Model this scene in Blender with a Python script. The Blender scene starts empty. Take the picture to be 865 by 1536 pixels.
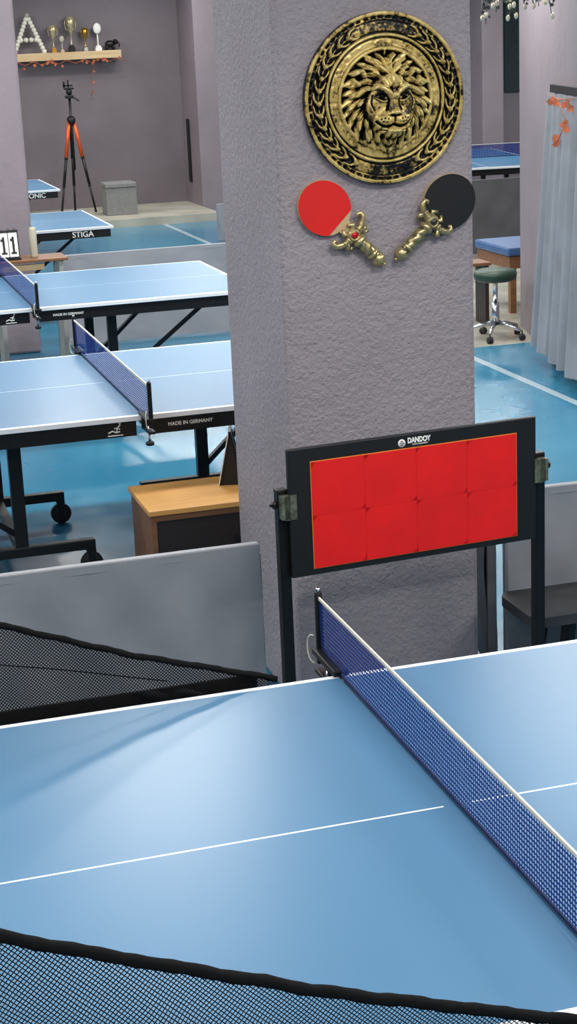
import bpy, bmesh, math, random
import numpy as np
from mathutils import Vector, Matrix
random.seed(7); rng=np.random.RandomState(3)
sc=bpy.context.scene
COL=sc.collection
try:
    sc.view_settings.view_transform='Standard'; sc.view_settings.look='None'
    sc.view_settings.exposure=0.0
except Exception: pass

# ---------------------------------------------------------------- helpers
def lin(c):
    o=[]
    for v in c[:3]:
        v=v/255.0
        o.append(v/12.92 if v<=0.04045 else ((v+0.055)/1.055)**2.4)
    return (o[0],o[1],o[2],1.0)
def newmat(name):
    m=bpy.data.materials.new(name); m.use_nodes=True
    nt=m.node_tree; b=nt.nodes['Principled BSDF']
    return m,nt,b
def mth(nt,op,a,b=None,c=None):
    n=nt.nodes.new('ShaderNodeMath'); n.operation=op
    for i,v in enumerate((a,b,c)):
        if v is None: continue
        if isinstance(v,(int,float)): n.inputs[i].default_value=v
        else: nt.links.new(v,n.inputs[i])
    return n.outputs[0]
def coords(nt,which='Object'):
    tc=nt.nodes.new('ShaderNodeTexCoord'); s=nt.nodes.new('ShaderNodeSeparateXYZ')
    nt.links.new(tc.outputs[which],s.inputs[0])
    return tc.outputs[which],s.outputs[0],s.outputs[1],s.outputs[2]
def mixc(nt,fac,a,b):
    n=nt.nodes.new('ShaderNodeMix'); n.data_type='RGBA'
    if isinstance(fac,(int,float)): n.inputs[0].default_value=fac
    else: nt.links.new(fac,n.inputs[0])
    for s,v in ((n.inputs[6],a),(n.inputs[7],b)):
        if isinstance(v,tuple): s.default_value=v
        else: nt.links.new(v,s)
    return n.outputs[2]
def noise(nt,vec,scale,detail=3,rough=.5):
    n=nt.nodes.new('ShaderNodeTexNoise'); n.inputs['Scale'].default_value=scale
    n.inputs['Detail'].default_value=detail; n.inputs['Roughness'].default_value=rough
    nt.links.new(vec,n.inputs['Vector']); return n.outputs[0]
def ramp(nt,fac,p0,p1):
    n=nt.nodes.new('ShaderNodeMapRange'); n.inputs[1].default_value=p0; n.inputs[2].default_value=p1
    nt.links.new(fac,n.inputs[0]); return n.outputs[0]
def mat(name,c,rough=.5,metal=0.,var=0.08,vs=6.,bump=0.,bs=60.,bd=.002,spec=.5):
    m,nt,b=newmat(name)
    vec,x,y,z=coords(nt)
    l=lin(c)
    if var>0:
        d=tuple(max(0,v*(1-var*2)) for v in l[:3])+(1,); h=tuple(min(1,v*(1+var)) for v in l[:3])+(1,)
        f=ramp(nt,noise(nt,vec,vs,4),.3,.7)
        nt.links.new(mixc(nt,f,d,h),b.inputs['Base Color'])
    else: b.inputs['Base Color'].default_value=l
    b.inputs['Roughness'].default_value=rough; b.inputs['Metallic'].default_value=metal
    b.inputs['Specular IOR Level'].default_value=spec
    if bump>0:
        bn=nt.nodes.new('ShaderNodeBump'); bn.inputs['Strength'].default_value=bump; bn.inputs['Distance'].default_value=bd
        nt.links.new(noise(nt,vec,bs,4),bn.inputs['Height']); nt.links.new(bn.outputs[0],b.inputs['Normal'])
    return m

class MB:
    def __init__(s): s.v=[];s.f=[];s.mi=[];s.sm=[]
    def add(s,vs,fs,mi=0,smooth=False):
        o=len(s.v); s.v+= [tuple(v) for v in vs]
        for f in fs: s.f.append(tuple(i+o for i in f)); s.mi.append(mi); s.sm.append(smooth)
    def box(s,x0,x1,y0,y1,z0,z1,mi=0,M=None,b=0.0):
        if b<=0:
            vs=[(x,y,z) for z in (z0,z1) for y in (y0,y1) for x in (x0,x1)]
            fs=[(0,2,3,1),(4,5,7,6),(0,1,5,4),(2,6,7,3),(0,4,6,2),(1,3,7,5)]
        else:
            bm=bmesh.new(); bmesh.ops.create_cube(bm,size=1)
            for v in bm.verts: v.co=Vector(((x0+x1)/2+v.co.x*(x1-x0),(y0+y1)/2+v.co.y*(y1-y0),(z0+z1)/2+v.co.z*(z1-z0)))
            bmesh.ops.bevel(bm,geom=list(bm.edges),offset=b,segments=2,profile=.5,affect='EDGES')
            bm.verts.index_update()
            vs=[v.co.copy() for v in bm.verts]; fs=[[v.index for v in f.verts] for f in bm.faces]; bm.free()
        if M is not None: vs=[M@Vector(v) for v in vs]
        s.add(vs,fs,mi)
    def beam(s,a,b,w,h,mi=0,bev=0):
        a=Vector(a);b=Vector(b);d=b-a;L=d.length
        q=d.to_track_quat('X','Z').to_matrix().to_4x4(); M=Matrix.Translation(a)@q
        s.box(0,L,-w/2,w/2,-h/2,h/2,mi,M,bev)
    def tube(s,pts,r,n=10,mi=0,closed=False,caps=True):
        pts=[Vector(p) for p in pts]; k=len(pts)
        rs=r if isinstance(r,(list,tuple)) else [r]*k
        vs=[];up=None
        for i,p in enumerate(pts):
            if closed: d=pts[(i+1)%k]-pts[i-1]
            else: d=pts[min(i+1,k-1)]-pts[max(i-1,0)]
            d.normalize()
            if up is None:
                up=Vector((0,0,1)) if abs(d.z)<.9 else Vector((1,0,0))
            up=(up-d*up.dot(d)).normalized(); w=d.cross(up)
            for j in range(n):
                t=2*math.pi*j/n; vs.append(p+(up*math.cos(t)+w*math.sin(t))*rs[i])
        fs=[]
        for i in range(k if closed else k-1):
            for j in range(n):
                a=i*n+j;b=i*n+(j+1)%n;c=((i+1)%k)*n+(j+1)%n;d2=((i+1)%k)*n+j
                fs.append((a,b,c,d2))
        if caps and not closed:
            fs.append(tuple(range(n-1,-1,-1))); fs.append(tuple((k-1)*n+j for j in range(n)))
        s.add(vs,fs,mi,True)
    def lathe(s,prof,n=24,mi=0,M=None,flute=0,nf=0):
        vs=[]
        for (r,z) in prof:
            for j in range(n):
                t=2*math.pi*j/n; rr=r*(1+flute*math.cos(nf*t)) if nf else r
                vs.append(Vector((rr*math.cos(t),rr*math.sin(t),z)))
        if M is not None: vs=[M@v for v in vs]
        fs=[]
        for i in range(len(prof)-1):
            for j in range(n): fs.append((i*n+j,i*n+(j+1)%n,(i+1)*n+(j+1)%n,(i+1)*n+j))
        fs.append(tuple(range(n-1,-1,-1))); fs.append(tuple((len(prof)-1)*n+j for j in range(n)))
        s.add(vs,fs,mi,True)
    def sphere(s,c,r,mi=0,n=12,sc3=(1,1,1)):
        m=max(6,n//2); vs=[];fs=[]
        for i in range(m+1):
            ph=math.pi*i/m
            for j in range(n):
                t=2*math.pi*j/n
                vs.append((c[0]+r*sc3[0]*math.sin(ph)*math.cos(t),c[1]+r*sc3[1]*math.sin(ph)*math.sin(t),c[2]+r*sc3[2]*math.cos(ph)))
        for i in range(m):
            for j in range(n): fs.append((i*n+j,(i+1)*n+j,(i+1)*n+(j+1)%n,i*n+(j+1)%n))
        s.add(vs,fs,mi,True)
    def prism(s,poly,z0,z1,mi=0,M=None):
        n=len(poly)
        vs=[Vector((x,y,z0)) for x,y in poly]+[Vector((x,y,z1)) for x,y in poly]
        if M is not None: vs=[M@v for v in vs]
        fs=[tuple(range(n-1,-1,-1)),tuple(range(n,2*n))]+[(i,(i+1)%n,n+(i+1)%n,n+i) for i in range(n)]
        s.add(vs,fs,mi)
    def grid(s,fn,nu,nv,mi=0):
        vs=[fn(i/nu,j/nv) for j in range(nv+1) for i in range(nu+1)]
        fs=[(j*(nu+1)+i,j*(nu+1)+i+1,(j+1)*(nu+1)+i+1,(j+1)*(nu+1)+i) for j in range(nv) for i in range(nu)]
        s.add(vs,fs,mi,True)
def link(o,parent=None):
    COL.objects.link(o)
    if parent is not None: o.parent=parent
    return o
def tag(o,label=None,cat=None,kind=None,group=None):
    if label: o['label']=label
    if cat: o['category']=cat
    if kind: o['kind']=kind
    if group: o['group']=group
def mk(name,mb,mats,parent=None,loc=(0,0,0),rot=(0,0,0),label=None,cat=None,kind=None,group=None):
    me=bpy.data.meshes.new(name); me.from_pydata([tuple(v) for v in mb.v],[],mb.f)
    if not isinstance(mats,(list,tuple)): mats=[mats]
    for m in mats: me.materials.append(m)
    me.polygons.foreach_set('material_index',mb.mi); me.polygons.foreach_set('use_smooth',mb.sm); me.update()
    o=bpy.data.objects.new(name,me); o.location=loc; o.rotation_euler=rot
    link(o,parent); tag(o,label,cat,kind,group); return o
def emp(name,loc=(0,0,0),rot=(0,0,0),label=None,cat=None,group=None,parent=None):
    o=bpy.data.objects.new(name,None); o.location=loc; o.rotation_euler=rot; o.empty_display_size=.1
    link(o,parent); tag(o,label,cat,None,group); return o
def text(name,s,size,mat_,parent,loc,rot,ext=.0006,align='CENTER',off=.02,xs=1.0):
    cu=bpy.data.curves.new(name,'FONT'); cu.body=s; cu.size=size; cu.extrude=ext; cu.align_x=align; cu.align_y='CENTER'; cu.offset=size*off
    t=bpy.data.objects.new(name+'_tmp',cu); COL.objects.link(t)
    dg=bpy.context.evaluated_depsgraph_get(); me=bpy.data.meshes.new_from_object(t.evaluated_get(dg))
    bpy.data.objects.remove(t); me.materials.clear(); me.materials.append(mat_)
    for v in me.vertices: v.co.x*=xs
    o=bpy.data.objects.new(name,me); o.location=loc; o.rotation_euler=rot; link(o,parent); return o
def copy_tree(root,loc=None,rot=None,label=None):
    def rec(o,par):
        c=o.copy()
        if par is not None:
            c.parent=par; c.matrix_parent_inverse=o.matrix_parent_inverse.copy()
        COL.objects.link(c)
        for ch in list(o.children): rec(ch,c)
        return c
    c=rec(root,None)
    if loc: c.location=loc
    if rot: c.rotation_euler=rot
    if label: c['label']=label
    return c

# ---------------------------------------------------------------- materials
def plaster(name,c,scale=38,strength=.55,dist=.012):
    m,nt,b=newmat(name); vec,x,y,z=coords(nt)
    l=lin(c); d=tuple(v*.90 for v in l[:3])+(1,); h=tuple(min(1,v*1.06) for v in l[:3])+(1,)
    base=mixc(nt,ramp(nt,noise(nt,vec,2.2,5),.3,.7),d,h)
    b.inputs['Roughness'].default_value=.5; b.inputs['Specular IOR Level'].default_value=.45
    a=noise(nt,vec,scale,5,.55); a2=noise(nt,vec,scale*.3,3)
    s=mth(nt,'ADD',a,mth(nt,'MULTIPLY',a2,.6))
    nt.links.new(base,b.inputs['Base Color'])
    bn=nt.nodes.new('ShaderNodeBump'); bn.inputs['Strength'].default_value=strength; bn.inputs['Distance'].default_value=dist
    nt.links.new(s,bn.inputs['Height']); nt.links.new(bn.outputs[0],b.inputs['Normal'])
    return m
M_col=plaster('column_plaster',(152,142,146),72,.85,.009)
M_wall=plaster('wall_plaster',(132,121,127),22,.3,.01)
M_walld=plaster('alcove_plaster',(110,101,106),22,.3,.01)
M_ceil=mat('ceiling_paint',(225,224,226),.8,var=.02)
M_black=mat('black_metal',(13,13,15),.42,.2,var=.1,vs=30)
M_blackm=mat('black_matte_board',(12,12,13),.5,var=.15,vs=20,bump=.2,bs=200)
M_chrome=mat('chrome',(200,202,205),.18,1.,var=.03)
M_steel=mat('aged_steel',(122,124,104),.42,.6,var=.3,vs=60)
M_white=mat('white_paint',(236,234,226),.5,var=.03)
M_gleg=mat('grey_leg_paint',(150,148,142),.5,var=.05)
M_rubw=mat('rubber_wheel',(26,26,28),.7,var=.1)
M_concr=mat('concrete',(168,164,150),.55,var=.12,vs=3,bump=.15)
M_barr=mat('barrier_fabric',(136,137,142),.48,var=.05,vs=4,bump=.2,bs=9,bd=.02)
M_barrd=mat('barrier_fabric_dark',(72,73,78),.6,var=.08,vs=4)
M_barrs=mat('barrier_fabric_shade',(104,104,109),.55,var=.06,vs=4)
M_gold=mat('gold_metal',(196,150,60),.3,.9,var=.2,vs=40)
M_silver=mat('silver_metal',(190,190,185),.3,.9,var=.15,vs=40)
M_cream=mat('cream_plastic',(180,174,154),.4,var=.05)
def wood(name,c1,c2,rough=.45,axis=0,sc=1.):
    m,nt,b=newmat(name); vec,x,y,z=coords(nt)
    mp=nt.nodes.new('ShaderNodeMapping'); mp.inputs['Scale'].default_value=tuple([ (2 if i==axis else 26)*sc for i in range(3)])
    nt.links.new(vec,mp.inputs['Vector'])
    f=ramp(nt,noise(nt,mp.outputs[0],1.,6,.6),.3,.7)
    nt.links.new(mixc(nt,f,lin(c1),lin(c2)),b.inputs['Base Color']); b.inputs['Roughness'].default_value=rough
    return m
M_woodt=wood('honey_wood',(220,166,92),(194,134,64))
M_woodd=wood('walnut_wood',(44,34,30),(30,24,22))
M_woodl=wood('light_wood',(206,180,140),(186,156,112))
M_woodb=wood('brown_wood',(134,90,58),(102,68,44))
def table_mat(name,c):
    m,nt,b=newmat(name); vec,x,y,z=coords(nt)
    ax=mth(nt,'ABSOLUTE',x); ay=mth(nt,'ABSOLUTE',y)
    e=mth(nt,'MAXIMUM',mth(nt,'GREATER_THAN',ay,.7425),mth(nt,'GREATER_THAN',ax,1.35))
    cl=mth(nt,'MULTIPLY',mth(nt,'LESS_THAN',ay,.0028),mth(nt,'GREATER_THAN',ax,.03))
    e=mth(nt,'MULTIPLY',mth(nt,'MAXIMUM',e,cl),mth(nt,'GREATER_THAN',z,.739))
    l=lin(c); d=tuple(v*.93 for v in l[:3])+(1,)
    base=mixc(nt,ramp(nt,noise(nt,vec,1.3,3),.3,.7),d,l)
    nt.links.new(mixc(nt,e,base,lin((228,230,232))),b.inputs['Base Color'])
    b.inputs['Roughness'].default_value=.34; b.inputs['Specular IOR Level'].default_value=.75
    bn=nt.nodes.new('ShaderNodeBump'); bn.inputs['Strength'].default_value=.05; bn.inputs['Distance'].default_value=.001
    nt.links.new(noise(nt,vec,500,2),bn.inputs['Height']); nt.links.new(bn.outputs[0],b.inputs['Normal'])
    return m
M_tt=table_mat('blue_table_top',(72,118,152))
def cloth_net(name,c,pitch,thr,rough=.6,rot=0.,axes=(1,2)):
    m,nt,b=newmat(name); vec,x,y,z=coords(nt); A=(x,y,z)
    a,bb=A[axes[0]],A[axes[1]]
    if rot: a,bb=mth(nt,'ADD',a,bb),mth(nt,'SUBTRACT',a,bb)
    k=2*math.pi/pitch
    ca=mth(nt,'ABSOLUTE',mth(nt,'SINE',mth(nt,'MULTIPLY',a,k/2))); cb=mth(nt,'ABSOLUTE',mth(nt,'SINE',mth(nt,'MULTIPLY',bb,k/2)))
    thread=mth(nt,'LESS_THAN',mth(nt,'MINIMUM',ca,cb),thr)
    b.inputs['Base Color'].default_value=lin(c); b.inputs['Roughness'].default_value=rough
    b.inputs['Specular IOR Level'].default_value=.2
    nt.links.new(thread,b.inputs['Alpha'])
    return m
M_net=cloth_net('blue_net_mesh',(14,50,128),.0105,.60,.8)
M_catch=cloth_net('black_catch_mesh',(22,26,32),.0082,.46,.7,rot=1,axes=(0,2))
M_catch2=cloth_net('black_catch_mesh_dense',(20,20,23),.0082,.56,.7,rot=1,axes=(0,2))
M_navy=mat('navy_tape',(18,30,78),.6,var=.05)
M_blackc=mat('black_cloth_border',(9,9,10),.9,var=.2,vs=60,bump=.3,bs=150,spec=.2)
M_tape=mat('net_tape',(214,208,190),.6,var=.05,vs=40)
m,nt,b=newmat('floor_paint'); vec,x,y,z=coords(nt)
conc=mth(nt,'MULTIPLY',mth(nt,'MULTIPLY',mth(nt,'GREATER_THAN',y,8.35),mth(nt,'LESS_THAN',y,13.6)),mth(nt,'GREATER_THAN',x,3.32))
line=mth(nt,'LESS_THAN',mth(nt,'ABSOLUTE',mth(nt,'SUBTRACT',x,3.33)),.03)
line=mth(nt,'MULTIPLY',line,mth(nt,'GREATER_THAN',y,4.2))
bl=mixc(nt,ramp(nt,noise(nt,vec,.9,4),.3,.7),lin((34,104,136)),lin((52,124,152)))
cc=mixc(nt,ramp(nt,noise(nt,vec,2.5,5),.3,.7),lin((140,138,126)),lin((184,180,164)))
c1=mixc(nt,conc,bl,cc); c2=mixc(nt,line,c1,lin((156,174,184)))
nt.links.new(c2,b.inputs['Base Color'])
nt.links.new(mth(nt,'ADD',mth(nt,'MULTIPLY',noise(nt,vec,6,4),.16),.12),b.inputs['Roughness'])
b.inputs['Specular IOR Level'].default_value=.9
bn=nt.nodes.new('ShaderNodeBump'); bn.inputs['Strength'].default_value=.10; bn.inputs['Distance'].default_value=.01
nt.links.new(noise(nt,vec,4,2),bn.inputs['Height']); nt.links.new(bn.outputs[0],b.inputs['Normal'])
M_floor=m

# ---------------------------------------------------------------- room
def boxobj(name,x0,x1,y0,y1,z0,z1,m,b=0,kind='structure',**kw):
    mb=MB(); mb.box(x0,x1,y0,y1,z0,z1,0,None,b); return mk(name,mb,m,kind=kind,**kw)
H=3.3
boxobj('floor',-4.2,13.2,-5.2,20.2,-.1,0,M_floor)
boxobj('ceiling',-4.2,13.2,-5.2,20.2,H,H+.1,M_ceil)
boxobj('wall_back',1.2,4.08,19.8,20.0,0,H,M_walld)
boxobj('wall_back_east',4.04,13,18.9,20.0,0,H,M_wall)
boxobj('wall_back_west',-4,1.2,18.9,20.0,0,H,M_wall)
boxobj('wall_west',-4.2,-4,-5.0,18.9,0,H,M_wall)
boxobj('wall_east',13,13.2,-5.0,18.9,0,H,M_wall)
boxobj('wall_front',-4,13,-5.2,-5.0,0,H,M_wall)
boxobj('floor_platform',1.2,4.04,18.0,19.8,0,.1,M_concr)
CY=2.3
boxobj('wall_pillar',.340,1.003,CY,3.05,0,H,M_col,.021)
boxobj('wall_pillar_rear',-.2,.56,9.8,10.5,0,H,M_wall,.02)
boxobj('wall_pillar_east',7.37,7.66,17.4,17.9,0,H,M_wall,.02)
mb=MB(); mb.prism([(4.14,9.0),(3.53,6.45),(9,6.0),(9,9.3)],0,H); mk('wall_east_inner',mb,M_wall,kind='structure')

# ---------------------------------------------------------------- table tennis table
def build_table(loc,label,group):
    T=emp('table_tennis_table',loc,label=label,cat='table tennis table',group=group)
    LX=.51
    for s in (-1,1):
        mb=MB(); a,bb=sorted((s*.004,s*1.37)); mb.box(a,bb,-.7625,.7625,.737,.76,0,None,.003); mk('table_top',mb,M_tt,T)
        mb=MB(); a,bb=sorted((s*.03,s*1.345))
        mb.box(a,bb,-.745,-.715,.672,.7365); mb.box(a,bb,.715,.745,.672,.7365)
        mb.box(min(s*.03,s*.06),max(s*.03,s*.06),-.715,.715,.672,.7365); mb.box(min(s*1.315,s*1.345),max(s*1.315,s*1.345),-.715,.715,.672,.7365)
        mb.box(min(s*.68,s*.72),max(s*.68,s*.72),-.715,.715,.69,.7365)
        mk('apron',mb,M_black,T)
        for t in (-1,1):
            mb=MB(); mb.box(s*LX-.028,s*LX+.028,t*.43-.022,t*.43+.022,.16,.672); mk('leg',mb,M_black,T)
            mb=MB(); a,bb=sorted((s*.19,s*.95)); mb.box(a,bb,t*.43-.022,t*.43+.022,.115,.16,0,None,.004); mk('foot_rail',mb,M_black,T)
            mb=MB(); mb.beam((s*LX,t*.43,.2),(s*1.1,t*.55,.69),.025,.025); mk('brace',mb,M_black,T)
            for xx in (.21,.93):
                mb=MB()
                Mx=Matrix.Translation((s*xx,t*.43,.05))@Matrix.Rotation(math.pi/2,4,'X')
                mb.lathe([(.02,-.013),(.046,-.013),(.05,-.009),(.05,.009),(.046,.013),(.02,.013)],20,0,Mx)
                for q in (-1,1): mb.box(s*xx-.014,s*xx+.014,t*.43+q*.016-.002,t*.43+q*.016+.002,.035,.115,1)
                mb.box(s*xx-.02,s*xx+.02,t*.43-.019,t*.43+.019,.10,.116,1)
                mk('caster',mb,[M_rubw,M_black],T)
        mb=MB(); mb.box(s*LX-.02,s*LX+.02,-.41,.41,.12,.155); mk('cross_rail',mb,M_black,T)
    mb=MB(); mb.grid(lambda u,v:(0.0006*math.sin(u*90),-.905+1.81*u,.766+.138*v),120,4)
    net=mk('net',mb,M_net,T)
    mb=MB(); mb.box(-.0022,.0022,-.91,.91,.905,.9125,0); mk('net_tape',mb,M_tape,net)
    mb=MB(); mb.box(-.0022,.0022,-.905,.905,.761,.769,0); mk('net_bottom_tape',mb,M_navy,net)
    for t in (-1,1):
        mb=MB()
        mb.box(-.009,.009,t*.915-.007,t*.915+.007,.735,.925,0,None,.003)
        a,bb=sorted((t*.925,t*.745)); mb.box(-.020,.020,a,bb,.7605,.776,0,None,.004)
        a,bb=sorted((t*.925,t*.80)); mb.box(-.014,.014,a,bb,.71,.722,0,None,.003)
        mb.box(-.018,.018,t*.80-.008,t*.80+.008,.71,.775,0,None,.003)
        mb.tube([(0,t*.86,.66),(0,t*.86,.735)],.005,8,1)
        mb.lathe([(.014,-.008),(.018,-.004),(.018,.004),(.014,.008)],14,0,Matrix.Translation((0,t*.86,.66)))
        mb.tube([(.0,t*.915,.925),(.0,t*.915,.934)],.006,8,1)
        mk('net_post',mb,[M_black,M_chrome],net)
        mb=MB()
        pts=[(-.014-.012*math.sin(a*math.pi),t*(.918+.022*math.sin(a*math.pi)),.81-.07*a+.012*math.sin(a*6)) for a in [i/10 for i in range(11)]]
        mb.tube(pts,.0020,6); mk('net_cord',mb,M_tape,net)
    return T
G='blue table tennis tables in the hall'
T1=build_table((0,0,0),'blue table tennis table with net and attached catch mesh',G)
T2=copy_tree(T1,(.16,4.62,0),label='blue table tennis table on black wheeled frame beside grey pillar')
T3=copy_tree(T1,(.165,7.79,0),label='blue table tennis table beside a low grey barrier')
T4=copy_tree(T1,(.06,11.95,0),label='blue table tennis table with small white brand lettering')
T5=copy_tree(T1,(.24,15.9,0),label='blue table tennis table mostly hidden behind a pillar')
T6=copy_tree(T1,(6.3,15.6,0),(0,0,math.radians(82)),label='blue table tennis table beside a dark barrier')
R90=(math.pi/2,0,0)
text('apron_lettering','MADE IN GERMANY',.0215,M_white,T2,(.20,-.7462,.706),R90,off=.02)
text('apron_lettering','MADE IN GERMANY',.0205,M_white,T3,(.20,-.7462,.706),R90,off=.02)
text('apron_lettering','STIGA',.066,M_white,T4,(1.11,-.7462,.704),R90)
text('apron_lettering','DONIC',.070,M_white,T5,(1.10,-.7462,.704),R90)
def runner(parent,loc):
    mb=MB()
    mb.tube([(-.03,0,-.012),(-.012,0,-.004),(.004,0,-.012),(.02,0,-.008)],.003,6)
    mb.tube([(.004,0,-.012),(.010,0,.008),(.022,0,.02)],.003,6); mb.tube([(-.004,0,.006),(.010,0,.008),(.02,0,0)],.0028,6)
    mb.sphere((.02,0,.028),.006)
    mb.tube([(-.032,0,-.024),(.032,0,-.024)],.0025,6)
    mk('apron_emblem',mb,M_white,parent,loc)
runner(T2,(-.12,-.747,.705)); runner(T3,(-.14,-.747,.705))

# ---------------------------------------------------------------- ball catch net
C=emp('ball_catch_net',(0,0,.70),label='black mesh ball catching net along both table sides',cat='net')
far=[(-1.6,1.255),(-1.2,1.125),(-.794,.988),(-.5,.872),(-.147,.758)]
near=[(-1.6,1.37),(-1.25,1.215),(-.985,1.098),(-.805,1.024),(-.515,.909),(-.159,.787),(-.09,.765)]
def interp(P,x):
    return float(np.interp(x,[p[0] for p in P],[p[1] for p in P]))
for P,Y,sg in ((far,.80,1),(near,-.80,-1)):
    x0,x1=P[0][0],P[-1][0]
    def fn(u,v,P=P,Y=Y,x0=x0,x1=x1,sg=sg):
        x=x0+(x1-x0)*u; zt=interp(P,x); zb=.70 if zt>.70 else zt-.01
        w=.006*math.sin(x*23+v*5)*(1-v)+.004*math.sin(x*51+v*9)*v*(1-v)*4+.014*math.sin((zt*30+x*8-v*12))*v*(1-v)*2
        w+= .020*math.sin(v*9+x*3)*v*(1-v)*4*(1-u)
        return (x,Y+w,zb+(zt-zb)*v-.70)
    mb=MB(); mb.grid(fn,160,24); mk('mesh_panel',mb,M_catch2 if sg>0 else M_catch,C)
    mb=MB(); pts=[]
    rr0=.0080 if sg>0 else .0095
    for i in range(90):
        x=x0+(x1-x0)*i/89; pts.append((x,Y+.0012*math.sin(i*1.1),interp(P,x)-.70+.0012*math.sin(i*.9)))
    mb.tube(pts,[rr0+.0008*math.sin(i*2.3) for i in range(90)],10); mk('border',mb,M_blackc,C)
    if sg>0:
        mb=MB(); mb.tube([(-1.3+.88*q,Y-.010,1.02-.70-.22*q+.002*math.sin(q*11)) for q in [i/20 for i in range(21)]],.0016,6); mk('seam',mb,M_blackc,C)
    mb=MB(); mb.box(x0,x1-.05,Y-.004,Y+.004,0.0,.078 if sg>0 else .04); mk('hem',mb,M_blackc,C)
mb=MB(); mb.box(-1.62,-1.59,-.8,.8,.0,.06); mk('rear_bar',mb,M_black,C)

# ---------------------------------------------------------------- barriers
def barrier(loc,L,rotz,label,m=M_barr,h=.70,seed=0,group='low surround barriers',feet=True,wr=1.0):
    B=emp('barrier',loc,(0,0,rotz),label=label,cat='barrier',group=group)
    r=random.Random(seed); ph=[r.uniform(0,6) for _ in range(6)]
    def prof(u,v):
        x=u*L; z=.02+(h-.02)*v
        w=.010*math.sin(x*5+ph[0])*(v*(1-v)*4)+.006*math.sin(x*13+z*7+ph[1])*(1-v)+.005*math.sin(x*22-z*14+ph[2])*v*(1-v)*3
        w+=.011*math.sin((x+z*.8)*16+ph[3]+2*math.sin(x*4))*v*(1-v)*3
        return x,w*wr,z
    def f1(u,v):
        x,w,z=prof(u,v); return (x,-.018+w*.8,z)
    def f2(u,v):
        x,w,z=prof(u,v); return (L-x,.018+w*.5,z)
    mb=MB(); mb.grid(f1,120,26); mb.grid(f2,60,12)
    mb.box(-.004,L+.004,-.0175,.0175,h-.03,h+.004,0,None,.006)
    mb.box(-.006,.022,-.0175,.0175,.02,h-.03,0,None,.006); mb.box(L-.022,L+.006,-.0175,.0175,.02,h-.03,0,None,.006)
    mk('fabric_cover',mb,m,B)
    for x in ((.12,L-.12) if feet else (L/2,)):
        mb=MB(); q=.11 if feet else .03
        mb.box(x-.012,x+.012,-q,q,.0,.018); mb.box(x-.01,x+.01,-.01,.01,.018,.12)
        mk('foot',mb,M_black,B)
    return B
barrier((-1.85,2.09,0),2.008,0,'low grey fabric barrier behind the blue table',seed=1)
barrier((1.115,2.33,0),1.5,-.04,'grey fabric barrier beside the pillar and black bench',seed=2)
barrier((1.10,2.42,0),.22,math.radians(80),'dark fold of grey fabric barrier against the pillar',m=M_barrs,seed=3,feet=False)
barrier((.75,9.9,0),2.4,0,'low grey fabric barrier between two table rows',seed=4)
barrier((4.9,13.0,0),1.9,0,'dark grey barrier on the concrete floor',m=M_barrd,h=.75,seed=5)
barrier((3.46,15.8,0),1.2,0,'short grey barrier beside the court line',h=.42,seed=6)

# ---------------------------------------------------------------- return board
RB=emp('return_board',(.603,1.84,0),(0,0,math.radians(5.2)),label='black return board with eight red rubber sheets on posts',cat='return board')
M_red=mat('red_rubber',(224,14,12),.5,var=.05,vs=9,bump=.25,bs=25,bd=.004)
M_or=mat('orange_sponge',(222,130,50),.7,var=.05)
zc=.868
mb=MB(); mb.box(-.420,.420,-.010,.010,zc-.20,zc+.20,0,None,.003); mk('board_panel',mb,M_blackm,RB)
mb=MB(); mb.box(-.350,.350,-.0125,-.0102,zc-.180,zc+.157); mk('sponge_backing',mb,M_or,RB)
for i in range(4):
    for j in range(2):
        x0=-.348+i*.174; z0=zc-.178+j*.1665
        mb=MB()
        def fn(u,v,x0=x0,z0=z0,i=i,j=j): return (x0+.0002+.1736*u,-.0145-.0007*math.sin(u*math.pi)*math.sin(v*math.pi)*(1+.6*math.sin(i*2+j)),z0+.0002+.1661*v)
        mb.grid(fn,10,10); mb.box(x0+.0002,x0+.1738,-.0145,-.0126,z0+.0002,z0+.1663)
        mk('rubber_sheet',mb,M_red,RB)
text('brand_lettering','DANDOY',.0225,M_white,RB,(.012,-.0112,zc+.179),R90,off=.045,xs=.78)
text('brand_small_lettering','SPORTS EQUIPMENT',.0058,M_white,RB,(.016,-.0112,zc+.1660),R90,off=0)
mb=MB(); mb.lathe([(.0001,0),(.0125,0),(.0125,.001),(.0001,.001)],28,0,Matrix.Translation((-.046,-.0104,zc+.174))@Matrix.Rotation(math.pi/2,4,'X')); em=mk('brand_emblem',mb,M_white,RB)
mb=MB()
for k in (-1,0,1): mb.tube([(-.046-.007+abs(k)*.002,-.0118,zc+.174+k*.0055),(-.046,-.0118,zc+.174+k*.0055+.002),(-.046+.007-abs(k)*.002,-.0118,zc+.174+k*.0055)],.0011,6)
mk('emblem_stripe',mb,M_blackm,RB)
for s in (-1,1):
    xx=-.432 if s<0 else .448
    mb=MB(); mb.box(xx-.0175,xx+.0175,.012,.045,.03,zc+.075,0,None,.003); mk('post',mb,M_black,RB)
    mb=MB(); mb.box(xx-.02,xx+.02,-.2,.05,0,.03,0,None,.004); mk('foot',mb,M_black,RB)
    mb=MB()
    mb.box(min(xx,xx-s*.030)-.004,max(xx,xx-s*.030)+.004,-.014,-.0108,zc-.015,zc+.062); mb.box(xx-.014,xx+.014,-.014,.0118,zc-.012,zc+.060)
    mk('clamp_plate',mb,M_steel,RB)
    mb=MB(); Mx=Matrix.Translation((xx+s*.028,.02,zc+.030))@Matrix.Rotation(math.pi/2,4,'Y')
    mb.lathe([(.005,-.012),(.005,-.004),(.010,-.004),(.012,0),(.012,.006),(.008,.010)],14,0,Mx,.08,6)
    mk('knob',mb,M_black,RB)

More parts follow.
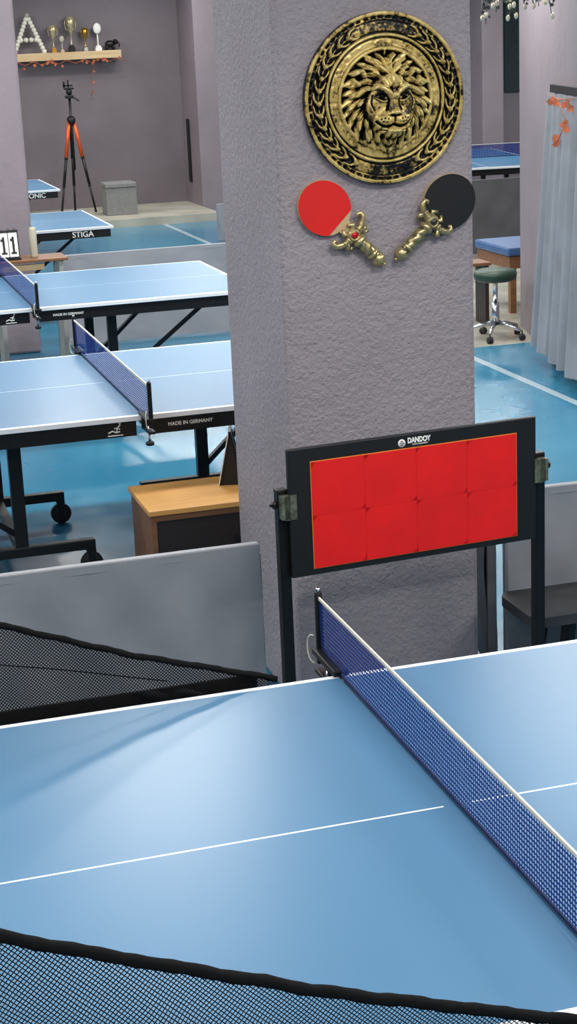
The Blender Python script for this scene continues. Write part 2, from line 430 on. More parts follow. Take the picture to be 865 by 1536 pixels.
# ---------------------------------------------------------------- bench
BN=emp('bench',(1.43,2.105,0),label='low black bench seat on splayed legs by barrier',cat='bench')
def rr(w,h,r,n=6):
    P=[]
    for cx,cy,a0 in ((w-r,h-r,0),(-w+r,h-r,90),(-w+r,-h+r,180),(w-r,-h+r,270)):
        for i in range(n+1):
            a=math.radians(a0+90*i/n); P.append((cx+r*math.cos(a),cy+r*math.sin(a)))
    return P
mb=MB(); mb.prism(rr(.38,.15,.05),.325,.36); mk('seat',mb,mat('bench_black',(46,47,49),.5,var=.2,vs=8),BN)
for sx in (-1,1):
    for sy in (-1,1):
        mb=MB(); mb.beam((sx*.22,sy*.09,.326),(sx*.26,sy*.11,.012),.035,.035); mk('leg',mb,M_black,BN)

# ---------------------------------------------------------------- cabinet and black score stand
CB=emp('cabinet',(.31,3.565,0),label='small wooden cabinet with honey wood top beside pillar',cat='cabinet')
mb=MB(); mb.box(-.25,.25,-.2,.22,.46,.482,0,None,.003); mk('cabinet_top',mb,M_woodt,CB)
mb=MB(); mb.box(-.24,-.22,-.19,.21,0,.46); mb.box(.22,.24,-.19,.21,0,.46); mb.box(-.22,.22,.19,.21,0,.46); mb.box(-.22,.22,-.19,.19,.02,.04); mb.box(-.22,.22,-.185,.19,.22,.235); mb.box(-.22,.22,-.19,-.175,.435,.46)
mk('body',mb,M_woodb,CB)
mb=MB(); mb.box(-.217,.217,-.178,-.168,.04,.432); mk('door',mb,M_woodd,CB)
mb=MB(); mb.box(.10,.115,-.19,-.1785,.28,.34,0,None,.002); mk('handle',mb,M_black,CB)
SS=emp('scoreboard',(.478,3.67,.482),(0,0,math.radians(74)),label='black folding score stand on the wooden cabinet',cat='scoreboard')
mb=MB()
for s in (-1,1): mb.beam((-.05,s*.05,.0),(-.05,0,.22),.010,.010); mb.beam((.05,s*.05,.0),(.05,0,.22),.010,.010)
mb.beam((-.06,0,.22),(.06,0,.22),.012,.012)
mk('stand_frame',mb,M_black,SS)
mb=MB(); mb.add([(x,y,z) for x in (-.052,.052) for (y,z) in ((-.046,.0),(.046,.0),(.004,.212),(-.004,.212))],[(0,1,2,3),(7,6,5,4),(0,4,5,1),(1,5,6,2),(2,6,7,3),(3,7,4,0)])
mk('score_card',mb,M_blackm,SS)
mb=MB(); mb.beam((-.058,.055,.0),(-.058,.005,.22),.004,.004); mk('edge_strip',mb,M_white,SS)

# ---------------------------------------------------------------- lion shield (relief)
def shield():
    nr,nt_=190,520; R=.264
    rad=np.linspace(0,1,nr+1)[1:]; th=np.linspace(0,2*np.pi,nt_,endpoint=False)
    RR,TT=np.meshgrid(rad,th,indexing='ij'); X=RR*np.cos(TT); Y=RR*np.sin(TT)
    st=lambda t:(lambda q:q*q*(3-2*q))(np.clip(t,0,1))
    ss=lambda e0,e1,x:st((x-e0)/(e1-e0))
    band=lambda a,b,w:ss(a-w,a+w,RR)*(1-ss(b-w,b+w,RR))
    K=1.0
    h=.04*(1-RR**2)
    h+=.05*band(.955,1.01,.008)+.035*band(.905,.925,.008)
    h+=.03*band(.925,.955,.004)*(np.sin(TT*62)>0)
    h+=.055*band(.715,.755,.010)+.030*band(.60,.70,.012)+.060*band(.555,.60,.010)
    gold=.34*band(.60,.70,.012)+.30*band(.955,1.0,.006)+.32*band(.715,.755,.008)+.30*band(.555,.60,.008)
    gold+=-.27*band(.765,.90,.01)-.35*band(.925,.955,.003)*(np.sin(TT*62)<=0)-.3*band(.70,.715,.003)
    def S(pts,w0,w1,hh,mir=True,neg=False,sharp=.6,g=.5):
        nonlocal h,gold
        w0,w1=w0*K,w1*K
        P=[Vector((p[0]*K,(p[1]+.03)*K-.03 if K!=1 else p[1])) for p in pts]; Q=[]
        if len(P)>2:
            E=[P[0]*2-P[1]]+P+[P[-1]*2-P[-2]]
            for i in range(1,len(E)-2):
                for k in range(5):
                    t=k/5; a,b,c,d=E[i-1],E[i],E[i+1],E[i+2]
                    Q.append(.5*((2*b)+(c-a)*t+(2*a-5*b+4*c-d)*t*t+(3*b-a-3*c+d)*t**3))
            Q.append(P[-1])
        else: Q=P
        for s in ((1,-1) if mir else (1,)):
            best=np.zeros_like(h); n=len(Q)-1
            for i in range(n):
                ax,ay=Q[i][0]*s,Q[i][1]; bx,by=Q[i+1][0]*s,Q[i+1][1]
                dx,dy=bx-ax,by-ay; L=dx*dx+dy*dy+1e-9
                t=np.clip(((X-ax)*dx+(Y-ay)*dy)/L,0,1)
                d=np.hypot(X-ax-t*dx,Y-ay-t*dy); q=(i+t)/n
                w=w0+(w1-w0)*q
                best=np.maximum(best,np.clip(1-(d/w)**2,0,1)**sharp)
            if neg: h-=best*hh; gold-=best*.8
            else: h+=best*hh; gold+=best*g
    def Gs(x,y,w,v,hh,mir=True,g=0.):
        nonlocal h,gold
        if K!=1: x,y,w,v=x*K,(y+.03)*K-.03,w*K,v*K
        for s in ((1,-1) if mir and x!=0 else (1,)):
            e=np.exp(-(((X-x*s)/w)**2+((Y-y)/v)**2)); h+=hh*e; gold+=g*e
    for k in range(110):
        a=rng.rand()*6.283; r=rng.uniform(.6,.70) if k%2 else rng.uniform(.77,.90)
        Gs(r*math.cos(a),r*math.sin(a),.022,.022,.006*rng.choice([-1,1]),False)
    for a in range(122,244,10):
        for dr in (.062,-.062):
            t0=math.radians(a); t1=math.radians(a-9); tm=(t0+t1)/2+.01
            S([(.835*math.cos(t0),.835*math.sin(t0)),((.835+dr*.8)*math.cos(tm),(.835+dr*.8)*math.sin(tm)),((.835+dr)*math.cos(t1),(.835+dr)*math.sin(t1))],.028,.008,.055,g=.55)
    S([(.835*math.cos(math.radians(a)),.835*math.sin(math.radians(a))) for a in range(118,250,22)],.010,.010,.04)
    gold+=.36*band(.775,.895,.01)*(np.abs(X)<.40); h+=.02*band(.775,.895,.01)*(np.abs(X)<.40)
    ins=1-ss(.535,.56,RR)
    h-=.04*ins; gold-=.35*ins
    Xs=np.abs(X); cy=-.03
    th2=np.arctan2(Xs,Y-cy); r2=np.hypot(X,(Y-cy)*.96)
    wob=.10*np.sin(th2*5+r2*9)
    def tier(r1,n,off,hh,sw):
        nonlocal h,gold
        ph=(th2*n/np.pi+sw*r2+off+wob)%1.0-.5
        a=np.abs(2*ph); ridge=np.sqrt(np.clip(1-a**2,0,1))
        rt=r1-.085*a**1.6+.018*np.sin(np.floor(th2*n/np.pi+sw*r2+off+wob)*2.4)
        m=1-ss(-.010,.012,r2-rt)
        fine=.10*np.sin(ph*26)*(1-a)
        new=hh*(.35+.65*ridge+fine)
        h=h*(1-m)+new*m
        gold=gold*(1-m)+m*(-.32+.82*ridge**1.5+fine*1.6-.18*(r2<r1-.16))
    tier(.565,13,.0,.10,-6)
    tier(.495,11,.4,.155,-6)
    tier(.415,9,.15,.205,-6)
    K=1.26
    fx=np.abs(X)/K/(.215+.045*np.exp(-(((Y+.03)/K+.07)/.12)**2)); Yk=(Y+.03)/K-.03
    fy=np.where(Yk>-.04,(Yk+.04)/.27,(Yk+.04)/.33)
    fr=np.sqrt(fx**2+fy**2); fm=1-ss(.93,1.05,fr)
    face=.235+.09*np.sqrt(np.clip(1-fr**2,0,1))
    h=h*(1-fm)+face*fm; gold=gold*(1-fm)+.16*fm
    edge=np.exp(-((fr-1.02)/.05)**2); gold-=.5*edge; h-=.03*edge
    for pts,w in (([(.02,.13),(.045,.24),(.11,.31),(.20,.35)],.034),([(.06,.13),(.10,.22),(.18,.27),(.27,.26)],.034),([(0.008,.16),(.015,.27),(.04,.35),(.08,.39)],.026)):
        S(pts,w,.012,.075)
    S([(0,.13),(0,.37)],.016,.010,.05,mir=False)
    S([(.225,.18),(.25,.25),(.30,.25),(.33,.19),(.29,.13)],.026,.022,.07); Gs(.275,.195,.028,.028,-.06,True,-.9)
    S([(.030,.035),(.075,.085),(.145,.115),(.215,.095)],.040,.026,.075)
    S([(.022,.06),(.03,.12)],.012,.010,-.03,g=-.7)
    Gs(.108,.022,.050,.022,-.085,True,-1.1)
    S([(.075,.010),(.110,.026),(.145,.020)],.015,.010,.055,g=.8)
    S([(.055,-.018),(.105,-.022),(.165,.012)],.012,.008,.03)
    S([(.19,.03),(.205,-.04),(.18,-.10)],.010,.008,.03,neg=True)
    S([(0,.10),(0,.02),(0,-.09)],.036,.056,.055,mir=False,sharp=.8,g=.2)
    S([(.052,.00),(.055,-.06),(.075,-.10)],.010,.009,.04,neg=True)
    Gs(0,-.125,.070,.032,.085,False,.35)
    Gs(.048,-.135,.026,.018,.03,True,.2)
    S([(.018,-.150),(.045,-.148)],.012,.010,.06,neg=True)
    Gs(.085,-.195,.085,.050,.085,True,.3)
    S([(0,-.155),(0,-.225)],.010,.010,.07,mir=False,neg=True)
    S([(0,-.232),(.05,-.252),(.11,-.246),(.165,-.205)],.014,.010,.10,neg=True)
    for a,b_ in ((.07,-.185),(.10,-.175),(.13,-.185),(.08,-.212),(.115,-.208)): Gs(a,b_,.008,.008,-.03,True,-.8)
    Gs(0,-.285,.075,.028,.06,False,.3)
    S([(.08,-.29),(.12,-.285)],.010,.008,.03,neg=True)
    S([(.0,-.30),(.0,-.42)],.030,.008,.09,mir=False)
    S([(.045,-.30),(.06,-.36),(.04,-.415)],.030,.008,.08)
    S([(.095,-.285),(.125,-.34),(.105,-.40)],.028,.008,.075)
    S([(.15,-.26),(.185,-.31),(.17,-.37)],.026,.008,.06)
    def blur(a,s_,n):
        for s in range(n):
            a=(a+np.roll(a,s_,1)+np.roll(a,-s_,1)+np.vstack([a[:s_],a[:-s_]])+np.vstack([a[s_:],a[-s_:]]))/5
        return a
    h=blur(h,1,2)
    hp=h-blur(h,1,12); hp2=h-blur(h,3,25)
    pat=np.clip(.46+hp*8+hp2*1.6*(RR<.56)+hp2*3.5*(RR>=.56)+gold*.55,0,1)
    vs=[(0,-(h[0].mean()*.28)-.015,0)]
    D=-(h*.28)-.015
    for i in range(nr):
        for j in range(nt_): vs.append((X[i,j]*R,D[i,j],Y[i,j]*R))
    fs=[(0,1+j,1+(j+1)%nt_) for j in range(nt_)]
    for i in range(nr-1):
        for j in range(nt_): fs.append((1+i*nt_+j,1+(i+1)*nt_+j,1+(i+1)*nt_+(j+1)%nt_,1+i*nt_+(j+1)%nt_))
    o0=len(vs)
    for j in range(nt_): vs.append((X[-1,j]*R,-.0005,Y[-1,j]*R))
    for j in range(nt_): fs.append((1+(nr-1)*nt_+j,o0+j,o0+(j+1)%nt_,1+(nr-1)*nt_+(j+1)%nt_))
    fs.append(tuple(o0+j for j in range(nt_-1,-1,-1)))
    mb=MB(); mb.add(vs,fs,0,True)
    m,nt,b=newmat('bronze_relief'); vec,x,y,z=coords(nt)
    at=nt.nodes.new('ShaderNodeAttribute'); at.attribute_name='patina'
    v=mth(nt,'ADD',at.outputs['Fac'],mth(nt,'ADD',mth(nt,'MULTIPLY',mth(nt,'SUBTRACT',noise(nt,vec,18,6,.6),.5),1.1),mth(nt,'MULTIPLY',mth(nt,'SUBTRACT',noise(nt,vec,110,4),.5),.6)))
    cr=nt.nodes.new('ShaderNodeValToRGB'); e=cr.color_ramp.elements
    e[0].position=.43; e[0].color=lin((14,13,12)); e[1].position=.95; e[1].color=lin((232,208,136))
    x1=e.new(.50); x1.color=lin((72,60,36)); x2=e.new(.60); x2.color=lin((184,154,84))
    nt.links.new(v,cr.inputs[0]); nt.links.new(cr.outputs[0],b.inputs['Base Color'])
    b.inputs['Metallic'].default_value=.35; b.inputs['Roughness'].default_value=.32
    o=mk('lion_shield',mb,m,loc=(.693,CY,2.047),label='round bronze shield with lion head relief on pillar',cat='shield')
    a=o.data.attributes.new('patina','FLOAT','POINT')
    arr=np.full(len(vs),.3); arr[0]=.6; arr[1:1+nr*nt_]=pat.reshape(-1); a.data.foreach_set('value',arr.astype(np.float32))
shield()

# ---------------------------------------------------------------- rackets with sword hilts
def antique(name,lo,hi):
    m,nt,b=newmat(name); vec,x,y,z=coords(nt)
    geo=nt.nodes.new('ShaderNodeNewGeometry')
    pt=ramp(nt,geo.outputs['Pointiness'],.47,.56)
    f=ramp(nt,mth(nt,'ADD',mth(nt,'MULTIPLY',noise(nt,vec,60,4,.6),.7),mth(nt,'MULTIPLY',pt,.5)),.42,.78)
    nt.links.new(mixc(nt,f,lin(lo),lin(hi)),b.inputs['Base Color']); b.inputs['Metallic'].default_value=.7; b.inputs['Roughness'].default_value=.3
    return m
M_ant=antique('antique_gold_metal',(48,42,32),(206,186,132)); M_ant2=antique('antique_pewter_metal',(34,32,30),(184,168,122))
def racket(center,pommel,guard_d,blade_w,rub,label,gem,MA):
    cx,cz=center; dx,dz=pommel[0]-cx,pommel[1]-cz; L=math.hypot(dx,dz); ang=math.atan2(-dx,-dz)
    E=emp('table_tennis_racket',(cx,CY,cz),(0,ang,0),label=label,cat='table tennis racket',group='wall rackets with sword hilts')
    w=blade_w/2
    def outline(s,n=48):
        return [(math.sin(2*math.pi*i/n)*w*s,math.cos(2*math.pi*i/n)*w*1.08*s) for i in range(n)]
    def disc(P,y0,y1,mi=0):
        mb=MB(); n=len(P); vs=[(x,y0,z) for x,z in P]+[(x,y1,z) for x,z in P]
        mb.add(vs,[tuple(range(n)),tuple(range(2*n-1,n-1,-1))]+[(i,n+i,n+(i+1)%n,(i+1)%n) for i in range(n)]); return mb
    mk('blade',disc(outline(1.0),-.016,.0006),M_woodl,E)
    Q=[(x*.99,max(z*.99,-w*.82)) for x,z in outline(1.0,64)]
    mk('rubber',disc(Q,-.0195,-.0162),rub,E)
    gz=-guard_d; yy=-.025
    mb=MB(); mb.prism([(-.027,-w*.7),(.027,-w*.7),(.019,gz),(-.019,gz)],.004,.017,0,Matrix.Rotation(math.pi/2,4,'X')); mk('neck',mb,M_woodl,E)
    gl=.066; mb=MB()
    for s in (-1,1):
        # crossguard arm sweeping towards the blade with scrolled end
        pts=[(0,yy,gz),(s*.018,yy,gz-.002),(s*.036,yy,gz+.000),(s*.052,yy,gz+.007),(s*.064,yy,gz+.018),(s*.066,yy,gz+.030),(s*.057,yy,gz+.034),(s*.052,yy,gz+.027)]
        mb.tube(pts,[.019,.0135,.011,.011,.0105,.009,.007,.005],12)
        mb.tube([(s*.030,yy,gz-.004),(s*.046,yy,gz-.016),(s*.042,yy,gz-.028),(s*.030,yy,gz-.024)],[.009,.0085,.007,.004],10)
        mb.tube([(s*.010,yy,gz+.014),(s*.022,yy,gz+.024),(s*.008,yy,gz+.036)],[.009,.008,.005],10)
    for s in (-1,1):
        mb.tube([(s*.024,yy-.013,gz-.012),(s*.024,yy-.015,gz+.012)],.0028,8)
        mb.tube([(s*.038,yy-.010,gz-.008),(s*.040,yy-.012,gz+.012)],.0025,8)
    mb.sphere((0,yy-.004,gz),.0235,0,20,(1,.6,1))
    mb.tube([(.0155*math.cos(t*math.pi/10),yy-.016,gz+.0155*math.sin(t*math.pi/10)) for t in range(20)],.0028,8,closed=True)
    mb.lathe([(.020,-.036),(.024,-.030),(.024,-.024),(.019,-.018)],18,0,Matrix.Translation((0,yy,gz)))
    mk('guard',mb,MA,E)
    mb=MB(); mb.sphere((0,yy-.017,gz),.0105,0,14,(1,.6,1)); mk('gem',mb,gem,E)
    l0=-gz+.034; l1=L-.018; mb=MB()
    # twisted, ridged grip
    k=60; n=20; vs=[];fs=[]
    for i in range(k+1):
        q=i/k
        for j in range(n):
            t=2*math.pi*j/n; r=.0165+.0022*math.sin(q*math.pi)+.0022*abs(math.sin(1.5*t+q*9))
            vs.append((r*math.cos(t),yy+r*math.sin(t),-(l0+(l1-l0)*q)))
    for i in range(k):
        for j in range(n): fs.append((i*n+j,(i+1)*n+j,(i+1)*n+(j+1)%n,i*n+(j+1)%n))
    mb.add(vs,fs,0,True)
    mk('grip',mb,MA,E)
    mb=MB(); mb.lathe([(.006,-L-.022),(.012,-L-.018),(.021,-L-.008),(.0235,-L+.004),(.020,-L+.014),(.014,-L+.019),(.019,-L+.023),(.0225,-L+.028),(.019,-L+.034),(.015,-L+.037)],20,0,Matrix.Translation((0,yy,0)),.06,8)
    mb.sphere((0,yy,-L-.024),.007)
    mk('pommel',mb,MA,E)
    return E
M_rr=mat('racket_red_rubber',(222,22,14),.45,var=.04); M_rb=mat('racket_black_rubber',(8,8,9),.5,var=.1)
racket((.484,1.718),(.658,1.544),.127,.170,M_rr,'red table tennis racket with ornate sword hilt on pillar',mat('red_gem',(190,8,14),.15,var=0),M_ant)
racket((.908,1.709),(.735,1.555),.087,.174,M_rb,'black table tennis racket with ornate sword hilt on pillar',mat('dark_gem',(50,50,46),.2,var=0),M_ant2)

# ---------------------------------------------------------------- small side table, scoreboard, tube
WT=emp('side_table',(.45,9.35,0),label='small slatted wooden side table at the pillar',cat='side table')
mb=MB(); mb.box(-.27,.27,-.16,.16,.755,.775,0,None,.003); mk('tabletop',mb,M_woodb,WT)
mb=MB(); mb.box(-.20,.10,-.14,-.10,.70,.74); mk('rail',mb,M_woodl,WT)
for sx in (-1,1):
    for sy in (-1,1):
        mb=MB(); mb.box(sx*.22-.016,sx*.22+.016,sy*.13-.016,sy*.13+.016,0,.755); mk('leg',mb,M_gleg,WT)
SB=emp('scoreboard',(.235,9.30,.775),label='table tennis flip scoreboard showing 11 on side table',cat='scoreboard')
mb=MB(); mb.box(-.16,.16,-.05,.05,0,.012); mb.add([(-.155,-.045,.012),(.155,-.045,.012),(.155,0,.21),(-.155,0,.21)],[(0,1,2,3)]); mb.add([(-.155,.045,.012),(.155,.045,.012),(.155,0,.21),(-.155,0,.21)],[(3,2,1,0)]); mk('stand',mb,M_black,SB)
tilt=math.atan2(.045,.198)
for x0 in (-.080,.080):
    for dx in (-.034,.034):
        mb=MB(); mb.box(-.031,.031,-.002,0,-.085,.085); c=mk('score_card',mb,M_white,SB,(x0+dx,-.030,.108),(-tilt,0,0))
        mb=MB(); mb.box(-.008,.008,-.004,-.0022,-.055,.058); mb.box(-.020,-.008,-.004,-.0022,.026,.044); mb.box(-.020,.020,-.004,-.0022,-.065,-.052)
        mk('numeral',mb,M_black,c)
mb=MB()
for x in (-.13,-.09,-.03,.03,.09,.13): mb.tube([(x+.010*math.cos(t),0+.010*math.sin(t)*.4,.21+.010*math.sin(t)) for t in [i*math.pi/5 for i in range(10)]],.0022,5,closed=True)
mk('ring_binding',mb,M_black,SB)
mb=MB(); mb.lathe([(.025,0),(.027,.01),(.027,.19),(.024,.20),(.024,.215),(.0,.215)],20); mk('cup_tube',mb,M_cream,loc=(.50,9.33,.775),label='cream cylindrical tube standing on the side table',cat='tube')

# ---------------------------------------------------------------- alcove: shelf, letter, trophies
yw=19.8
SH=emp('wall_shelf',(2.515,yw,2.06),label='light wooden wall shelf holding trophies',cat='shelf')
mb=MB(); mb.box(-.70,.70,-.24,0,0,.05,0,None,.004); mk('shelf_board',mb,M_woodl,SH)
mb=MB(); mb.box(-.70,.70,-.26,-.24,-.035,.06); mk('front_lip',mb,M_woodl,SH)
zt=2.1105
mb=MB()
def bead_line(a,b,n):
    for i in range(n+1):
        q=i/n; mb.sphere((a[0]+(b[0]-a[0])*q,0,a[1]+(b[1]-a[1])*q),.032,0,10)
bead_line((-.19,.03),(0,.48),10); bead_line((.19,.03),(0,.48),10); bead_line((-.10,.18),(.10,.18),3)
mb.box(-.22,.22,-.03,.03,-.0,.01)
mk('decorative_letter',mb,mat('white_beads',(224,220,204),.4,var=.05),loc=(2.05,yw-.12,zt),label='letter A made of white balls on the shelf',cat='decorative letter')
def trophy(x,h,w,mc,mbse,label,cup=True):
    E=emp('trophy',(x,yw-.12,zt),label=label,cat='trophy',group='trophies on the wall shelf')
    mb=MB(); mb.box(-w*.6,w*.6,-w*.6,w*.6,0,h*.14,0,None,.004); mb.box(-w*.45,w*.45,-w*.45,w*.45,h*.14,h*.2,0,None,.003); mk('base',mb,mbse,E)
    mb=MB()
    if cup: mb.lathe([(w*.35,h*.2),(w*.12,h*.26),(w*.1,h*.45),(w*.25,h*.52),(w*.55,h*.6),(w*.8,h*.78),(w*.9,h),(w*.82,h),(w*.6,h*.75)],20)
    else:
        mb.lathe([(w*.3,h*.2),(w*.12,h*.26),(w*.14,h*.5),(w*.1,h*.6)],16); mb.sphere((0,0,h*.8),w*.75,0,16,(1,.3,1.3))
    mk('cup',mb,mc,E)
    if cup:
        for s in (-1,1):
            mb=MB(); mb.tube([(s*w*.5,0,h*.6),(s*w*1.0,0,h*.66),(s*w*1.12,0,h*.82),(s*w*.9,0,h*.93)],w*.08,8)
            mk('handle',mb,mc,E)
M_pale=mat('pale_gold',(200,186,146),.35,.6,var=.2,vs=40)
trophy(2.365,.35,.055,M_pale,M_gold,'silver gold cup trophy on gold base')
trophy(2.475,.22,.04,M_cream,M_woodl,'small cream figure trophy',False)
trophy(2.60,.45,.066,M_pale,M_black,'tall black and gold cup trophy')
trophy(2.78,.30,.045,M_gold,M_silver,'small gold cup trophy')
trophy(2.945,.36,.07,M_white,M_white,'white oval plaque trophy',False)
mb=MB(); mb.sphere((0,0,.085),.055,0,14,(1.2,.8,.9)); mb.sphere((.075,0,.11),.035,0,12)
for sx in (-1,1):
    for sy in (-1,1): mb.tube([(sx*.045,sy*.025,.08),(sx*.046,sy*.025,0)],.015,8)
mb.tube([(.10,0,.11),(.125,0,.08),(.12,0,.04)],[.013,.010,.007],8); mb.sphere((.06,.03,.12),.025,0,10,(.4,1,1)); mb.sphere((.06,-.03,.12),.025,0,10,(.4,1,1))
mk('figurine',mb,M_black,loc=(3.10,yw-.12,zt),label='small black animal figurine on the shelf',cat='figurine')

def leaf(mb,c,s,nrm,rot,mi=0):
    P=[(0,-.6),(.18,-.3),(.6,-.35),(.42,-.05),(.85,.25),(.42,.3),(.3,.55),(.1,.45),(0,1),(-.1,.45),(-.3,.55),(-.42,.3),(-.85,.25),(-.42,-.05),(-.6,-.35),(-.18,-.3)]
    q=Vector(nrm).normalized().to_track_quat('Z','Y').to_matrix(); R=Matrix.Rotation(rot,3,'Z')
    vs=[Vector(c)]+[Vector(c)+q@(R@Vector((x*s,y*s,.12*s*abs(x)))) for x,y in P]
    mb.add(vs,[(0,1+i,1+(i+1)%len(P)) for i in range(len(P))],mi)
M_leaf=mat('orange_leaf',(190,100,62),.7,var=.3,vs=12)
mb=MB(); r=random.Random(4)
pts=[(1.85+1.45*i/30, yw-.262,2.035-.045*math.sin(i*.7)**2-.015) for i in range(31)]
mb.tube(pts,.004,5)
for i in range(18):
    p=pts[r.randrange(31)]
    leaf(mb,(p[0]+r.uniform(-.03,.03),p[1]-.02,p[2]+r.uniform(-.05,.01)),.032,(r.uniform(-.4,.4),-1,r.uniform(-.3,.3)),r.uniform(0,6))
pts=[(2.83+.02*math.sin(i),yw-.25+.02*i,2.0-.045*i) for i in range(11)]; mb.tube(pts,.003,5)
for p in pts[::3]: leaf(mb,(p[0]+.02,p[1]-.02,p[2]),.026,(.2,-1,.1),r.uniform(0,6))
mk('leaf_garland',mb,M_leaf,label='orange autumn leaf garland hanging under the shelf',cat='garland',kind='stuff')

# ---------------------------------------------------------------- tripod
TP=emp('tripod',(2.44,19.2,.10),label='tall black and orange camera tripod on the platform',cat='tripod')
M_orp=mat('orange_metal',(214,88,36),.35,.3,var=.05)
mb=MB(); mb.tube([(0,0,.55),(0,0,1.45)],.016,10); mk('center_column',mb,M_black,TP)
for k,a in enumerate((200,340,90)):
    a=math.radians(a); d=(math.cos(a),math.sin(a)*.8)
    P=lambda q:(d[0]*(.03+.21*q),d[1]*(.03+.24*q),1.18*(1-q))
    mb=MB(); mb.tube([P(0),P(.40)],.024,10,1 if k!=2 else 0); mb.tube([P(.40),P(.7)],.019,10); mb.tube([P(.7),P(.99)],.014,10); mb.sphere(P(.983),.018); mb.sphere(P(.40),.026); mb.sphere(P(.7),.022)
    mk('leg',mb,[M_black,M_orp],TP)
mb=MB(); mb.lathe([(.03,1.12),(.055,1.14),(.055,1.2),(.03,1.23)],14); mk('leg_collar',mb,M_black,TP)
mb=MB(); mb.box(-.05,.05,-.04,.04,1.45,1.49,0,None,.005); mb.sphere((0,0,1.53),.04); mb.box(-.06,.06,-.035,.035,1.56,1.585,0,None,.003); mb.tube([(0,0,1.5),(.1,-.1,1.42)],.010); mb.box(-.015,.0,-.02,.02,1.585,1.68); mb.box(-.07,-.05,-.02,.02,1.585,1.66); mb.box(-.07,.05,-.02,.02,1.60,1.62)
mk('head',mb,M_black,TP)
OT=emp('storage_ottoman',(2.90,18.70,.10),label='grey upholstered storage ottoman on the platform',cat='ottoman')
M_ott=mat('ottoman_fabric',(122,122,120),.8,var=.06,vs=30,bump=.2)
mb=MB(); mb.box(-.195,.195,-.18,.18,0,.34,0,None,.008); mk('body',mb,M_ott,OT)
mb=MB(); mb.box(-.20,.20,-.19,.19,.343,.405,0,None,.014); mk('lid',mb,M_ott,OT)
mb=MB(); mb.box(-.03,0,-.04,.04,.28,1.10,0,None,.004); mk('wall_rail',mb,M_black,loc=(4.04,19.45,.10),label='black vertical strip fixed to the alcove wall',cat='wall rail')

# ---------------------------------------------------------------- right side
W0=Vector((4.14,9.0,0)); Wd=(Vector((3.53,6.45,0))-W0).normalized(); Wn=Vector((-Wd.y,Wd.x,0))
if Wn.x>0: Wn=-Wn
O=W0+Wd*1.42
CT=emp('curtain',(0,0,0),label='silver grey floor-length curtain over a doorway',cat='curtain')
M_cur=mat('curtain_fabric',(136,139,144),.5,var=.08,vs=4,bump=.2,bs=10,bd=.02)
def cf(u,v):
    s=u*1.35; z=.09+(1.80-.09)*v; fl=(1-v)
    amp=.012+.020*fl
    off=.05+amp*(1.2+math.sin(s*25+1.3*math.sin(s*8)+v*.9)+.3*math.sin(s*55+v*2))+.05*fl
    ss=s+ -.16*fl*(1-u)+.012*math.sin(s*40)*fl
    p=O+Wd*ss+Wn*off; return (p.x,p.y,z)
mb=MB(); mb.grid(cf,220,30); mk('curtain_panel',mb,M_cur,CT)
mb=MB(); a=O+Wd*-.03+Wn*.04; b2=O+Wd*1.45+Wn*.04; mb.beam((a.x,a.y,1.825),(b2.x,b2.y,1.825),.03,.05); mk('curtain_rod',mb,M_black,CT)
mb=MB(); a=O+Wd*-.03+Wn*.02; mb.box(a.x-.012,a.x+.012,a.y-.02,a.y+.02,.01,1.80); mk('door_edge',mb,M_black,CT)
mb=MB(); r=random.Random(9)
def CP(q,z,o=.10): p=O+Wd*q+Wn*o; return (p.x,p.y,z)
LP=[(.22,1.75),(.42,1.75),(.66,1.745),(.80,1.73),(.62,1.62),(.70,1.60),(.36,1.52),(.40,1.49)]
for (q,z) in LP: leaf(mb,CP(q,z),.040,(-.55,-.85,.15),r.uniform(0,6))
for (q,z) in LP[::2]: leaf(mb,CP(q+.06,z+.02),.028,(-.55,-.85,.15),r.uniform(0,6))
mb.tube([CP(.05,1.79,.082),CP(.4,1.77,.085),CP(.85,1.79,.082)],.003,5); mb.tube([CP(.4,1.77,.085),CP(.62,1.64,.088),CP(.38,1.50,.09)],.003,5)
mk('leaf_garland',mb,M_leaf,label='orange autumn leaf garland pinned on the curtain',cat='garland',kind='stuff')

ST=emp('stool',(3.77,8.62,0),label='round dark green swivel stool with chrome wheeled base',cat='stool')
mb=MB(); mb.lathe([(.13,.43),(.155,.445),(.16,.475),(.155,.505),(.12,.515),(.0,.517)],32); mk('seat',mb,mat('green_vinyl',(40,62,48),.4,var=.06),ST)
mb=MB(); mb.lathe([(.028,.10),(.028,.27),(.018,.272),(.018,.42),(.06,.425),(.06,.432)],18); mk('column',mb,M_chrome,ST)
for k in range(5):
    a=math.radians(20+72*k); mb=MB(); c,s_=math.cos(a),math.sin(a)
    mb.tube([(0,0,.12),(c*.12,s_*.12,.10),(c*.22,s_*.22,.07)],[.02,.015,.010],8); mk('base_arm',mb,M_chrome,ST)
    mb=MB(); Mx=Matrix.Translation((c*.22,s_*.22,.025))@Matrix.Rotation(a+.6,4,'Z')@Matrix.Rotation(math.pi/2,4,'X'); mb.lathe([(.01,-.02),(.025,-.018),(.025,-.004),(.015,0),(.025,.004),(.025,.018),(.01,.02)],14,0,Mx); mb.tube([(c*.22,s_*.22,.03),(c*.22,s_*.22,.075)],.006,6); mk('caster',mb,M_rubw,ST)
MT=emp('massage_bench',(4.90,9.9,0),(0,0,.0),label='blue padded bench on wooden frame',cat='bench')
mb=MB(); mb.box(-.62,.62,-.35,.35,.46,.53,0,None,.015); mk('cushion',mb,mat('blue_vinyl',(60,92,138),.4,var=.06),MT)
mb=MB(); mb.box(-.6,.6,-.33,-.30,.36,.455); mb.box(-.6,.6,.30,.33,.36,.455); mb.box(-.6,-.57,-.30,.30,.36,.455); mb.box(.57,.6,-.30,.30,.36,.455); mk('frame',mb,M_woodb,MT)
